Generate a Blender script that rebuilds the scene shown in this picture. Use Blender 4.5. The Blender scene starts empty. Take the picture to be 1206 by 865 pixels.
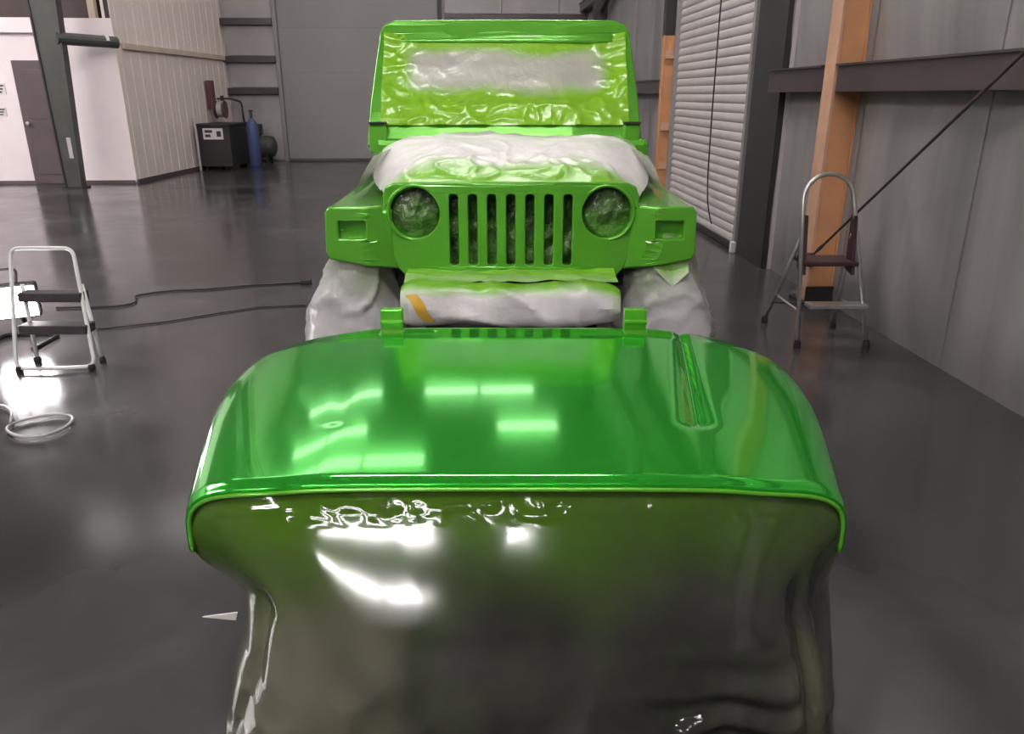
import bpy, bmesh, math, random
import numpy as np
from mathutils import Vector, Matrix, noise
random.seed(7)
PI = math.pi
SC = bpy.context.scene
COL = SC.collection

# ------------------------------------------------------------------ camera, world, exposure
YAW = math.radians(2.7)                       # the building stands 2.7 degrees off the viewing direction
F_PX, HORIZON, EYE = 900.0, 112.0, 1.35
PITCH = math.atan((432.5 - HORIZON) / F_PX)
cam_data = bpy.data.cameras.new('camera')
cam_data.sensor_width = 36.0
cam_data.lens = F_PX * 36.0 / 1206.0
cam = bpy.data.objects.new('camera', cam_data)
COL.objects.link(cam)
cam.location = (0, 0, EYE)
cam.rotation_euler = (PI / 2 - PITCH, 0, -YAW)
SC.camera = cam

world = bpy.data.worlds.new('world')
SC.world = world
world.use_nodes = True
world.node_tree.nodes['Background'].inputs[0].default_value = (0.30, 0.28, 0.28, 1)
world.node_tree.nodes['Background'].inputs[1].default_value = 0.05

SC.view_settings.view_transform = 'Standard'
SC.view_settings.look = 'None'
SC.view_settings.gamma = 1.0
SC.view_settings.use_curve_mapping = False
SC.view_settings.exposure = -0.08
FILL_TUBE_POWER = 120.0        # unseen ceiling tubes added to brighten office, walls and vehicle
NEAR_POWER = 88.0        # weaker tubes behind the camera, mirrored in the sheet
OPAL_POWER = 6.0         # opal panels at the far end of the hall
WORK_POWER = 85.0        # halogen work light on the floor

# ------------------------------------------------------------------ materials
def nodes_of(name):
    m = bpy.data.materials.new(name)
    m.use_nodes = True
    nt = m.node_tree
    return m, nt, nt.nodes['Principled BSDF']

def setp(b, **kw):
    names = {'rough': 'Roughness', 'metal': 'Metallic', 'coat': 'Coat Weight', 'coat_rough': 'Coat Roughness',
             'spec': 'Specular IOR Level', 'alpha': 'Alpha', 'trans': 'Transmission Weight', 'sub': 'Subsurface Weight'}
    for k, v in kw.items():
        b.inputs[names[k]].default_value = v

def ramp(nt, fac, stops):
    r = nt.nodes.new('ShaderNodeValToRGB')
    els = r.color_ramp.elements
    while len(els) < len(stops):
        els.new(0.5)
    for e, (p, c) in zip(els, stops):
        e.position = p
        e.color = (c[0], c[1], c[2], 1) if not isinstance(c, (int, float)) else (c, c, c, 1)
    nt.links.new(fac, r.inputs[0])
    return r.outputs[0]

def tex_noise(nt, scale, detail=4, rough=0.55, stretch=None, coord='Object', dist=0.0):
    tc = nt.nodes.new('ShaderNodeTexCoord')
    n = nt.nodes.new('ShaderNodeTexNoise')
    n.inputs['Scale'].default_value = scale
    n.inputs['Detail'].default_value = detail
    n.inputs['Roughness'].default_value = rough
    n.inputs['Distortion'].default_value = dist
    if stretch:
        mp = nt.nodes.new('ShaderNodeMapping')
        mp.inputs['Scale'].default_value = stretch
        nt.links.new(tc.outputs[coord], mp.inputs[0])
        nt.links.new(mp.outputs[0], n.inputs['Vector'])
    else:
        nt.links.new(tc.outputs[coord], n.inputs['Vector'])
    return n.outputs['Fac']

def bump(nt, b, height, strength, distance=0.01):
    bp = nt.nodes.new('ShaderNodeBump')
    bp.inputs['Strength'].default_value = strength
    bp.inputs['Distance'].default_value = distance
    nt.links.new(height, bp.inputs['Height'])
    nt.links.new(bp.outputs[0], b.inputs['Normal'])

def mat_plain(name, col, rough=0.6, vary=0.15, scale=6.0, bumpy=0.0, stretch=None, **kw):
    m, nt, b = nodes_of(name)
    n = tex_noise(nt, scale, stretch=stretch)
    lo = [c * (1 - vary) for c in col]; hi = [min(1, c * (1 + vary)) for c in col]
    nt.links.new(ramp(nt, n, [(0.3, lo), (0.7, hi)]), b.inputs['Base Color'])
    setp(b, rough=rough, **kw)
    if bumpy:
        bump(nt, b, n, bumpy)
    return m

def mat_paint(name, col, metal, rough, coat, lo=0.95):
    m, nt, b = nodes_of(name)
    n = tex_noise(nt, 260.0, 2)
    nt.links.new(ramp(nt, n, [(0.35, [c * lo for c in col]), (0.65, [min(1, c * 1.05) for c in col])]), b.inputs['Base Color'])
    setp(b, metal=metal, rough=rough, coat=coat, coat_rough=0.03)
    return m

def mat_spray(name, base, green, rough, bump_scale=0, bump_strength=0.0, film=0.0, vary=0.12, spec=0.5, pale=None):
    """paper or film with green overspray: the 'spray' attribute says how much paint landed on each spot"""
    m, nt, b = nodes_of(name)
    at = nt.nodes.new('ShaderNodeAttribute'); at.attribute_name = 'spray'
    n = tex_noise(nt, 9.0, 5)
    ma = nt.nodes.new('ShaderNodeMath'); ma.operation = 'MULTIPLY_ADD'
    nt.links.new(n, ma.inputs[0]); ma.inputs[1].default_value = 0.5
    nt.links.new(at.outputs['Fac'], ma.inputs[2])
    sb = nt.nodes.new('ShaderNodeMath'); sb.operation = 'SUBTRACT'; sb.use_clamp = True
    nt.links.new(ma.outputs[0], sb.inputs[0]); sb.inputs[1].default_value = 0.25
    mx = nt.nodes.new('ShaderNodeMix'); mx.data_type = 'RGBA'
    nt.links.new(sb.outputs[0], mx.inputs['Factor'])
    nv = tex_noise(nt, 5.0, 4)
    basec = ramp(nt, nv, [(0.3, [c * (1 - vary) for c in base]), (0.7, [min(1, c * (1 + vary)) for c in base])])
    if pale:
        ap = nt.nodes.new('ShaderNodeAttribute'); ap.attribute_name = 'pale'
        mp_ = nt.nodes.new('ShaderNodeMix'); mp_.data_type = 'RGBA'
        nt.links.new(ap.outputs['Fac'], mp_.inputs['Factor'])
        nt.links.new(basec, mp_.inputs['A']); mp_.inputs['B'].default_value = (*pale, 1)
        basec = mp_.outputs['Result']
    nt.links.new(basec, mx.inputs['A'])
    mx.inputs['B'].default_value = (*green, 1)
    nt.links.new(mx.outputs['Result'], b.inputs['Base Color'])
    setp(b, rough=rough, spec=spec)
    if bump_strength:
        bump(nt, b, tex_noise(nt, bump_scale, 3, 0.6, dist=0.8), bump_strength, 0.02)
    if film > 0:
        out = nt.nodes['Material Output']
        tr = nt.nodes.new('ShaderNodeBsdfTransparent')
        ms = nt.nodes.new('ShaderNodeMixShader')
        mr = nt.nodes.new('ShaderNodeMapRange')
        nt.links.new(sb.outputs[0], mr.inputs[0])
        mr.inputs[3].default_value = 1 - film; mr.inputs[4].default_value = 0.9
        nt.links.new(mr.outputs[0], ms.inputs[0])
        nt.links.new(tr.outputs[0], ms.inputs[1]); nt.links.new(b.outputs[0], ms.inputs[2])
        nt.links.new(ms.outputs[0], out.inputs[0])
    return m

def mat_emit(name, col, power):
    m, nt, b = nodes_of(name)
    b.inputs['Base Color'].default_value = (0.8, 0.8, 0.8, 1)
    b.inputs['Emission Color'].default_value = (*col, 1)
    b.inputs['Emission Strength'].default_value = power
    return m

def mat_floor():
    m, nt, b = nodes_of('sealed_concrete')
    n1 = tex_noise(nt, 0.7, 3, 0.5)
    n2 = tex_noise(nt, 2.6, 3, 0.5, dist=0.4)
    ad = nt.nodes.new('ShaderNodeMath'); ad.operation = 'MULTIPLY_ADD'
    nt.links.new(n2, ad.inputs[0]); ad.inputs[1].default_value = 0.5
    nt.links.new(n1, ad.inputs[2])
    nt.links.new(ramp(nt, ad.outputs[0], [(0.45, (0.024, 0.022, 0.0225)), (0.75, (0.043, 0.040, 0.041)), (1.0, (0.080, 0.075, 0.076))]), b.inputs['Base Color'])
    nt.links.new(ramp(nt, ad.outputs[0], [(0.45, 0.11), (0.75, 0.17), (1.0, 0.27)]), b.inputs['Roughness'])
    setp(b, spec=0.6)
    bump(nt, b, n2, 0.05, 0.02)
    return m

M = {}
LIME = (0.09, 0.42, 0.018)
M['hood_paint'] = mat_paint('wet_green_paint', (0.04, 0.54, 0.04), 0.70, 0.10, 0.30)
M['jeep_paint'] = mat_paint('fresh_green_paint', (0.108, 0.42, 0.026), 0.28, 0.22, 0.6)
M['floor'] = mat_floor()
M['ceiling'] = mat_plain('ceiling_liner', (0.32, 0.30, 0.30), 0.8)
M['insulation'] = mat_plain('grey_vinyl_insulation', (0.22, 0.205, 0.205), 0.38, 0.28, 2.2, 0.2, stretch=(1, 1.4, 0.14))
M['insulation_far'] = mat_plain('pale_vinyl_insulation', (0.36, 0.33, 0.33), 0.5, 0.12, 1.6, 0.1)
M['white_metal'] = mat_plain('white_ribbed_metal', (0.88, 0.78, 0.735), 0.5, 0.06, 2.0)
M['white_wall'] = mat_plain('white_painted_wall', (0.90, 0.80, 0.81), 0.55, 0.04, 1.5)
M['door_grey'] = mat_plain('grey_door_paint', (0.235, 0.22, 0.215), 0.5, 0.06, 0.8)
M['door_brown'] = mat_plain('brown_door_paint', (0.10, 0.075, 0.078), 0.5, 0.08, 3)
M['slat'] = mat_plain('grey_slat_metal', (0.50, 0.465, 0.455), 0.4, 0.06, 4)
M['dark_steel'] = mat_plain('dark_primer_steel', (0.022, 0.02, 0.019), 0.5, 0.2, 5)
M['girt_steel'] = mat_plain('dark_red_girt_steel', (0.055, 0.040, 0.041), 0.35, 0.2, 4)
M['green_steel'] = mat_plain('dark_green_grey_steel', (0.055, 0.058, 0.05), 0.5, 0.2, 4)
M['orange_steel'] = mat_plain('orange_primer_steel', (0.52, 0.245, 0.115), 0.55, 0.14, 5)
M['pink_steel'] = mat_plain('pale_orange_steel', (0.52, 0.30, 0.20), 0.55, 0.14, 5)
M['rod'] = mat_plain('rusty_rod', (0.05, 0.026, 0.028), 0.6, 0.2, 20)
M['alu'] = mat_plain('brushed_aluminium', (0.58, 0.57, 0.55), 0.32, 0.06, 30, metal=0.85)
M['maroon'] = mat_plain('maroon_plastic', (0.035, 0.012, 0.015), 0.5, 0.1, 10)
M['black'] = mat_plain('black_rubber', (0.012, 0.012, 0.012), 0.6, 0.2, 20)
M['tread'] = mat_plain('dark_grip_tread', (0.035, 0.028, 0.032), 0.6, 0.2, 30)
M['cord'] = mat_plain('dark_cord', (0.016, 0.012, 0.013), 0.5, 0.1, 30)
M['grey_hose'] = mat_plain('pale_hose', (0.42, 0.39, 0.38), 0.4, 0.1, 30)
M['blue'] = mat_plain('blue_cylinder_paint', (0.055, 0.075, 0.20), 0.45, 0.1, 6)
M['cabinet'] = mat_plain('black_cabinet_paint', (0.022, 0.022, 0.02), 0.5, 0.2, 4)
M['red_brown'] = mat_plain('red_brown_enamel', (0.11, 0.05, 0.055), 0.5, 0.15, 6)
M['label_white'] = mat_plain('white_sticker', (0.72, 0.68, 0.66), 0.5, 0.03, 6)
M['ink'] = mat_plain('dark_ink', (0.05, 0.03, 0.035), 0.6, 0.05, 6)
M['cream'] = mat_plain('cream_board', (0.66, 0.55, 0.44), 0.6, 0.08, 3)
M['brown_void'] = mat_plain('dark_brown_panel', (0.045, 0.03, 0.03), 0.7, 0.2, 3)
M['lamp_white'] = mat_plain('white_enamel', (0.75, 0.74, 0.72), 0.4, 0.03, 8)
M['fill_tube_glow'] = mat_emit('added_fill_tube', (1.0, 0.955, 0.94), FILL_TUBE_POWER)
M['near_glow'] = mat_emit('dim_fluorescent_tube', (1.0, 0.955, 0.94), NEAR_POWER)
M['opal_glow'] = mat_emit('opal_diffuser', (1.0, 0.955, 0.94), OPAL_POWER)
M['halogen'] = mat_emit('halogen_lens', (1.0, 0.95, 0.97), WORK_POWER)
M['tire'] = mat_plain('tire_rubber', (0.014, 0.014, 0.014), 0.7, 0.2, 20)
M['chassis'] = mat_plain('black_chassis', (0.012, 0.012, 0.012), 0.6, 0.2, 10)
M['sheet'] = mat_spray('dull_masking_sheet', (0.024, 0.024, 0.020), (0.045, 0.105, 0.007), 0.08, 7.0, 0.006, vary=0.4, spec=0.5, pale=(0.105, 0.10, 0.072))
M['paper'] = mat_spray('white_masking_paper', (0.82, 0.78, 0.78), (0.19, 0.47, 0.03), 0.34, 14.0, 0.25)
M['glass_mask'] = mat_spray('masking_film_on_glass', (0.50, 0.49, 0.43), (0.24, 0.52, 0.03), 0.20, 9.0, 0.22)
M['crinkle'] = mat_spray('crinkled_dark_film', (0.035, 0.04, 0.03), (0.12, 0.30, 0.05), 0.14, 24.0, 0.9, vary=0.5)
M['film'] = mat_spray('milky_plastic_film', (0.78, 0.75, 0.75), (0.16, 0.26, 0.07), 0.25, 9.0, 0.3, film=0.36)
M['tape'] = mat_plain('yellow_masking_tape', (0.72, 0.45, 0.05), 0.5, 0.1, 30)

# ------------------------------------------------------------------ builders
BASE = {}          # root name -> base point in the frame its parts are modelled in

def root_of(o):
    while o.parent:
        o = o.parent
    return o

def cam2world(p):
    c, s = math.cos(YAW), math.sin(YAW)
    return Vector((p[0] * c + p[1] * s, -p[0] * s + p[1] * c, p[2]))

def thing(name, label, cat, base=(0, 0, 0), skew=False, group=None, kind=None):
    """Empty at the thing's base. skew: the thing stands square to the viewing direction, not to the building."""
    o = bpy.data.objects.new(name, None)
    COL.objects.link(o)
    o.empty_display_size = 0.1
    o.location = cam2world(base) if skew else Vector(base)
    o.rotation_euler.z = -YAW if skew else 0
    BASE[o.name] = Vector(base)
    if label: o['label'] = label
    if cat: o['category'] = cat
    if group: o['group'] = group
    if kind: o['kind'] = kind
    return o

def obj(name, bm, mat, parent=None, smooth=False, bevel=0.0, solid=0.0, spray=None, label=None, subsurf=0):
    me = bpy.data.meshes.new(name)
    if parent is not None:
        b = BASE.get(root_of(parent).name)
        if b is not None:
            bmesh.ops.translate(bm, verts=bm.verts, vec=-b)
    bm.to_mesh(me); bm.free()
    if smooth:
        for p in me.polygons: p.use_smooth = True
    me.materials.append(M[mat])
    if spray is not None:
        a = me.attributes.new('spray', 'FLOAT', 'POINT')
        a.data.foreach_set('value', np.asarray(spray, dtype=np.float32))
    o = bpy.data.objects.new(name, me)
    COL.objects.link(o)
    if parent is not None: o.parent = parent
    if bevel:
        md = o.modifiers.new('bevel', 'BEVEL'); md.width = bevel; md.segments = 2; md.limit_method = 'ANGLE'
        md.harden_normals = False
    if solid:
        md = o.modifiers.new('thickness', 'SOLIDIFY'); md.thickness = solid; md.offset = -1
    if subsurf:
        md = o.modifiers.new('subdivision', 'SUBSURF'); md.levels = subsurf; md.render_levels = subsurf
    if label: o['label'] = label
    return o

def struct(name, bm, mat, parent=None, **kw):
    o = obj(name, bm, mat, parent, **kw)
    if parent is None: o['kind'] = 'structure'
    return o

def B(): return bmesh.new()

def box(bm, lo, hi, rot=None, about=None):
    vs = [bm.verts.new((x, y, z)) for x in (lo[0], hi[0]) for y in (lo[1], hi[1]) for z in (lo[2], hi[2])]
    for f in ((0, 1, 3, 2), (4, 6, 7, 5), (0, 4, 5, 1), (2, 3, 7, 6), (0, 2, 6, 4), (1, 5, 7, 3)):
        bm.faces.new([vs[i] for i in f])
    if rot is not None:
        bmesh.ops.rotate(bm, verts=vs, cent=about or [(a + b) / 2 for a, b in zip(lo, hi)], matrix=rot)
    return bm

def boxm(lo, hi, **kw): return box(B(), lo, hi, **kw)

def prism(bm, poly, a, b, axis):
    """extrude a polygon along an axis: poly pairs are the two other coordinates in order"""
    def P(p, t):
        return {'x': (t, p[0], p[1]), 'y': (p[0], t, p[1]), 'z': (p[0], p[1], t)}[axis]
    v0 = [bm.verts.new(P(p, a)) for p in poly]; v1 = [bm.verts.new(P(p, b)) for p in poly]
    n = len(poly)
    bm.faces.new(v0[::-1]); bm.faces.new(v1)
    for i in range(n):
        bm.faces.new((v0[i], v0[(i + 1) % n], v1[(i + 1) % n], v1[i]))
    bmesh.ops.recalc_face_normals(bm, faces=bm.faces)
    return bm

def tube(bm, pts, r, seg=10, closed=False):
    pts = [Vector(p) for p in pts]
    n = len(pts); rings = []
    ref = None
    for i, p in enumerate(pts):
        a = pts[(i - 1) % n] if (closed or i > 0) else p
        c = pts[(i + 1) % n] if (closed or i < n - 1) else p
        t = (c - a).normalized()
        if ref is None:
            ref = Vector((0, 0, 1)) if abs(t.z) < 0.9 else Vector((1, 0, 0))
        u = (ref - t * ref.dot(t)).normalized(); ref = u
        w = t.cross(u)
        rr = r[i] if isinstance(r, (list, tuple)) else r
        rings.append([bm.verts.new(p + (u * math.cos(2 * PI * k / seg) + w * math.sin(2 * PI * k / seg)) * rr) for k in range(seg)])
    m = n if closed else n - 1
    for i in range(m):
        A, Bq = rings[i], rings[(i + 1) % n]
        for k in range(seg):
            bm.faces.new((A[k], A[(k + 1) % seg], Bq[(k + 1) % seg], Bq[k]))
    if not closed:
        bm.faces.new(rings[0][::-1]); bm.faces.new(rings[-1])
    bmesh.ops.recalc_face_normals(bm, faces=bm.faces)
    return bm

def lathe(bm, prof, seg=24, c=(0, 0, 0), axis='z'):
    rings = []
    for r, h in prof:
        ring = []
        for k in range(seg):
            a = 2 * PI * k / seg
            d = {'z': (r * math.cos(a), r * math.sin(a), h), 'x': (h, r * math.cos(a), r * math.sin(a)), 'y': (r * math.cos(a), h, r * math.sin(a))}[axis]
            ring.append(bm.verts.new((c[0] + d[0], c[1] + d[1], c[2] + d[2])))
        rings.append(ring)
    for A, Bq in zip(rings, rings[1:]):
        for k in range(seg):
            bm.faces.new((A[k], A[(k + 1) % seg], Bq[(k + 1) % seg], Bq[k]))
    bm.faces.new(rings[0][::-1]); bm.faces.new(rings[-1])
    bmesh.ops.recalc_face_normals(bm, faces=bm.faces)
    return bm

def grid(nu, nv, fn, closed_u=False):
    """fn(u, v) -> (point, spray); returns bmesh and spray list"""
    bm = B(); sp = []; vs = []
    for j in range(nv):
        row = []
        for i in range(nu):
            p, s = fn(i / (nu if closed_u else nu - 1), j / (nv - 1))
            row.append(bm.verts.new(p)); sp.append(s)
        vs.append(row)
    for j in range(nv - 1):
        for i in range(nu if closed_u else nu - 1):
            k = (i + 1) % nu
            bm.faces.new((vs[j][i], vs[j][k], vs[j + 1][k], vs[j + 1][i]))
    return bm, sp

def plate(outline, holes, depth, bev, frame):
    """flat plate with holes, from a filled 2D curve; frame maps (a, b, c) of the plate to a point"""
    cu = bpy.data.curves.new('tmp', 'CURVE'); cu.dimensions = '2D'; cu.fill_mode = 'BOTH'
    cu.extrude = depth / 2; cu.bevel_depth = bev; cu.bevel_resolution = 2
    for poly in [outline] + holes:
        s = cu.splines.new('POLY'); s.points.add(len(poly) - 1); s.use_cyclic_u = True
        for p, q in zip(s.points, poly): p.co = (q[0], q[1], 0, 1)
    o = bpy.data.objects.new('tmp', cu); COL.objects.link(o)
    dg = bpy.context.evaluated_depsgraph_get(); dg.update()
    me = o.evaluated_get(dg).to_mesh()
    bm = B(); bm.from_mesh(me)
    o.evaluated_get(dg).to_mesh_clear()
    bpy.data.objects.remove(o); bpy.data.curves.remove(cu)
    bmesh.ops.remove_doubles(bm, verts=bm.verts, dist=1e-5)
    bmesh.ops.triangulate(bm, faces=bm.faces)
    long_ = [e for e in bm.edges if e.calc_length() > 0.045]
    if long_: bmesh.ops.subdivide_edges(bm, edges=long_, cuts=3, use_grid_fill=True)
    bmesh.ops.triangulate(bm, faces=bm.faces)
    for v in bm.verts: v.co = frame(*v.co)
    bmesh.ops.recalc_face_normals(bm, faces=bm.faces)
    return bm

def rrect(x0, y0, x1, y1, r, n=5):
    pts = []
    for cx, cy, a0 in ((x1 - r, y1 - r, 0), (x0 + r, y1 - r, PI / 2), (x0 + r, y0 + r, PI), (x1 - r, y0 + r, 1.5 * PI)):
        for k in range(n + 1):
            a = a0 + k / n * PI / 2
            pts.append((cx + r * math.cos(a), cy + r * math.sin(a)))
    return pts

def circ(cx, cy, r, n=36): return [(cx + r * math.cos(2 * PI * k / n), cy + r * math.sin(2 * PI * k / n)) for k in range(n)]
def sm(a, b, x):
    t = max(0.0, min(1.0, (x - a) / (b - a))); return t * t * (3 - 2 * t)
def nz(p, s=1.0): return noise.noise(Vector(p) * s)
def ridge(p, s=1.0): return 1 - abs(noise.noise(Vector(p) * s)) * 2
def lerp(a, b, t): return a + (b - a) * t

def arc_fillet(pts, r, n=5):
    """round the inner corners of an open polyline"""
    pts = [Vector(p) for p in pts]; out = [pts[0]]
    for a, b, c in zip(pts, pts[1:], pts[2:]):
        d0 = (a - b).normalized(); d1 = (c - b).normalized()
        p0 = b + d0 * r; p1 = b + d1 * r
        for k in range(n + 1):
            t = k / n
            out.append(p0 * (1 - t) ** 2 + b * 2 * t * (1 - t) + p1 * t * t)
    out.append(pts[-1]); return out

# ------------------------------------------------------------------ the hall
Y0, Y1 = -12.0, 17.45
XL, XR = -12.0, 2.42
ZC = 6.05
floor = struct('floor', boxm((XL, Y0, -0.1), (XR + 0.2, Y1 + 0.2, 0.0)), 'floor')
struct('ceiling', boxm((XL - 0.2, Y0 - 0.2, ZC), (XR + 0.2, Y1 + 0.2, ZC + 0.1)), 'ceiling')
wr = struct('wall_right', boxm((XR, Y0, 0), (XR + 0.15, Y1, ZC)), 'insulation')
wf = struct('wall_far', boxm((XL, Y1, 0), (XR + 0.15, Y1 + 0.15, ZC)), 'insulation_far')
struct('wall_behind', boxm((XL, Y0 - 0.15, 0), (XR + 0.15, Y0, ZC)), 'insulation')
struct('wall_outer_left', boxm((XL - 0.15, Y0, 0), (XL, Y1, ZC)), 'insulation_far')

# vinyl insulation bulging between the girts of the right wall, one pillow per bay
def pillow(y0, y1, z0, z1, depth, seed, x=XR):
    def fn(u, v):
        e = min(1, 5 * min(u, 1 - u)) ** 0.6 * min(1, 6 * min(v, 1 - v)) ** 0.6
        p = (x - 0.004 - depth * e * (0.75 + 0.6 * nz((u * 2.2 + seed * 3.1, v * 0.9, seed))) - 0.006 * e * nz((u * 7, v * 1.5, seed * 2.0)), lerp(y0, y1, u), lerp(z0, z1, v))
        return p, 0
    return grid(17, 11, fn)[0]
bay = 1.22
k = 0
for z0, z1 in ((0.0, 1.37), (1.53, 2.98), (3.14, 4.5), (4.5, 6.0)):
    y = -6.1
    while y < Y1 - 0.2:
        ye = min(y + bay, Y1)
        k += 1
        if not (ye > 6.2 and y < 9.6 and z0 < 3.5):
            struct('insulation_panel', pillow(y + 0.01, ye - 0.01, z0, z1, 0.045, k * 1.37), 'insulation', wr, smooth=True)
        elif y < 6.1:
            struct('insulation_panel', pillow(y + 0.01, 6.09, z0, z1, 0.045, k * 1.37), 'insulation', wr, smooth=True)
        elif ye > 9.75:
            struct('insulation_panel', pillow(9.6, ye - 0.01, z0, z1, 0.045, k * 1.37), 'insulation', wr, smooth=True)
        y += bay

def girt_y(y0, y1, z0, z1, x0, x1):
    """cold-formed C section running along the right wall"""
    bm = B()
    t = 0.012
    box(bm, (x0, y0, z0), (x0 + t, y1, z1))
    box(bm, (x0 + t, y0, z1 - t), (x1, y1, z1))
    box(bm, (x0 + t, y0, z0), (x1, y1, z0 + t))
    box(bm, (x0 - 0.02, y0, z1 - t), (x0, y1, z1))
    return bm
for y0, y1 in ((Y0 + 0.05, 4.93), (5.13, 6.08), (9.62, Y1 - 0.02)):
    for z0, z1 in ((1.37, 1.53), (2.98, 3.14)):
        struct('girt', girt_y(y0, y1, z0, z1, 2.235, XR - 0.002), 'girt_steel', wr)
for y0, y1, in ((Y0 + 0.05, 4.93), (5.13, 9.2), (9.62, Y1 - 0.02)):
    struct('girt', girt_y(y0, y1, 4.45, 4.6, 2.235, XR - 0.002), 'girt_steel', wr)

# far wall: bare girts beside the big door, pale liner above and right of it
for z0, z1 in ((0.02, 1.36), (1.5, 1.98), (2.12, 2.70), (2.84, 5.9)):
    struct('liner_panel', boxm((-5.1, Y1 - 0.03, z0), (-4.12, Y1 - 0.002, z1)), 'insulation_far', wf, bevel=0.01)
for z in (1.43, 2.05, 2.77):
    struct('girt', boxm((-5.15, Y1 - 0.16, z - 0.06), (-4.11, Y1 - 0.004, z + 0.06)), 'girt_steel', wf)
for x0, x1 in ((-0.58, 0.6), (0.62, 1.8), (1.82, 2.4)):
    struct('liner_panel', boxm((x0, Y1 - 0.03, 2.94), (x1, Y1 - 0.002, 5.9)), 'insulation_far', wf, bevel=0.01)
    struct('liner_panel', boxm((x0, Y1 - 0.03, 0.02), (x1, Y1 - 0.002, 2.78)), 'insulation_far', wf, bevel=0.01)
struct('girt', boxm((-0.58, Y1 - 0.16, 2.80), (2.4, Y1 - 0.004, 2.92)), 'girt_steel', wf)
struct('corner_post', boxm((2.16, 14.75, 0), (2.38, 14.97, 6.0)), 'dark_steel', wr)
struct('diagonal_brace', tube(B(), [(2.27, 14.6, 2.75), (2.27, 11.2, 3.6)], 0.05, 8), 'dark_steel', wr)

# big grey door in the far wall
d = struct('door_1', boxm((-4.02, Y1 - 0.06, 0.03), (-0.72, Y1 - 0.004, 4.4)), 'door_grey')
for i in range(5):
    struct('door_section', boxm((-4.0, Y1 - 0.085, 0.05 + i * 0.87), (-0.74, Y1 - 0.055, 0.05 + i * 0.87 + 0.868)), 'door_grey', d, bevel=0.002)
for x in (-4.10, -0.72):
    struct('jamb', boxm((x, Y1 - 0.12, 0), (x + 0.08, Y1 - 0.01, 4.5)), 'door_grey' if x < -2 else 'dark_steel', d)

# left white office block: ribbed side wall (toes in slightly) and a plain front wall
A0, A1 = Vector((-5.49, 12.96, 0)), Vector((-5.17, 17.44, 0))
dirL = (A1 - A0).normalized(); norL = Vector((dirL.y, -dirL.x, 0)); LEN = (A1 - A0).length
def L(s, out, z): return A0 + dirL * s + norL * out + Vector((0, 0, z))
def Lbox(bm, s0, s1, o0, o1, z0, z1):
    vs = [bm.verts.new(L(s, o, z)) for s in (s0, s1) for o in (o0, o1) for z in (z0, z1)]
    for f in ((0, 1, 3, 2), (4, 6, 7, 5), (0, 4, 5, 1), (2, 3, 7, 6), (0, 2, 6, 4), (1, 5, 7, 3)):
        bm.faces.new([vs[i] for i in f])
    bmesh.ops.recalc_face_normals(bm, faces=bm.faces)
    return bm
wl = struct('wall_left', Lbox(B(), 0, LEN, -0.12, 0, 0, ZC), 'white_metal')
ns = 5
for i in range(ns):                       # ribbed metal sheets, upper and lower course
    s0, s1 = LEN * i / ns, LEN * (i + 1) / ns
    for z0, z1 in ((0.03, 2.02), (2.10, 6.0)):
        bm = B()
        Lbox(bm, s0 + 0.002, s1 - 0.002, 0.0, 0.012, z0, z1)
        for q in range(3):
            c = s0 + (q + 0.5) * (s1 - s0) / 3
            Lbox(bm, c - 0.022, c + 0.022, 0.012, 0.018, z0, z1)
        struct('metal_sheet', bm, 'white_metal', wl)
struct('trim_1', Lbox(B(), 0.2, LEN, 0.012, 0.06, 2.03, 2.115), 'cream')
struct('baseboard_left', Lbox(B(), 0.0, LEN, 0.012, 0.045, 0.0, 0.06), 'door_brown')
wo = struct('wall_office', boxm((XL, 12.96, 0), (-5.49, 13.08, 2.45)), 'white_wall')
struct('trim_2', boxm((XL, 12.90, 2.24), (-6.3, 12.958, 2.45)), 'white_wall')
struct('trim_3', boxm((XL, 13.08, 2.36), (-5.62, 16.5, 2.45)), 'cream')          # loft deck
struct('wall_loft', boxm((XL, 14.3, 2.45), (-5.6, 14.4, ZC)), 'brown_void')
struct('baseboard_office', boxm((XL, 12.925, 0.0), (-5.5, 12.958, 0.05)), 'door_brown')
struct('trim_4', boxm((-5.80, 12.96, 2.45), (-5.70, 13.06, ZC)), 'cream')       # loft post
struct('trim_5', boxm((-5.56, 12.96, 2.45), (-5.49, 13.06, ZC)), 'brown_void')
struct('trim_6', boxm((-6.40, 13.3, 2.45), (-5.85, 13.9, 3.5)), 'brown_void')   # boxed-in loft rail
# office door
od = struct('door_2', boxm((-7.06, 12.915, 0.01), (-6.44, 12.957, 1.85)), 'door_brown')
for i, (z0, z1) in enumerate(((0.15, 0.85), (1.0, 1.72))):
    struct('door_panel', boxm((-6.97, 12.905, z0), (-6.53, 12.917, z1)), 'door_brown', od, bevel=0.005)
struct('door_handle', lathe(B(), [(0.012, -0.05), (0.03, -0.045), (0.03, -0.02), (0.012, -0.01), (0.012, 0)], 12, (-6.97, 12.905, 0.93), 'y'), 'alu', od)

def sign(x, z, w, h, label):
    t = thing('wall_sign', label, 'sign', (x, 12.955, z - h / 2))
    obj('plate', boxm((x - w / 2, 12.947, z - h / 2), (x + w / 2, 12.956, z + h / 2)), 'label_white', t)
    for q in range(3):
        zz = z + h / 2 - (q + 0.7) * h / 3.4
        obj('mark', boxm((x - w * 0.36, 12.943, zz - h * 0.07), (x + w * (0.36 - 0.16 * q), 12.948, zz + h * 0.07)), 'ink', t)
sign(-7.31, 1.44, 0.13, 0.16, 'small white sign on the office wall left of the brown door, upper one')
sign(-7.36, 1.10, 0.12, 0.13, 'small white sign on the office wall left of the brown door, lower one')

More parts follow.
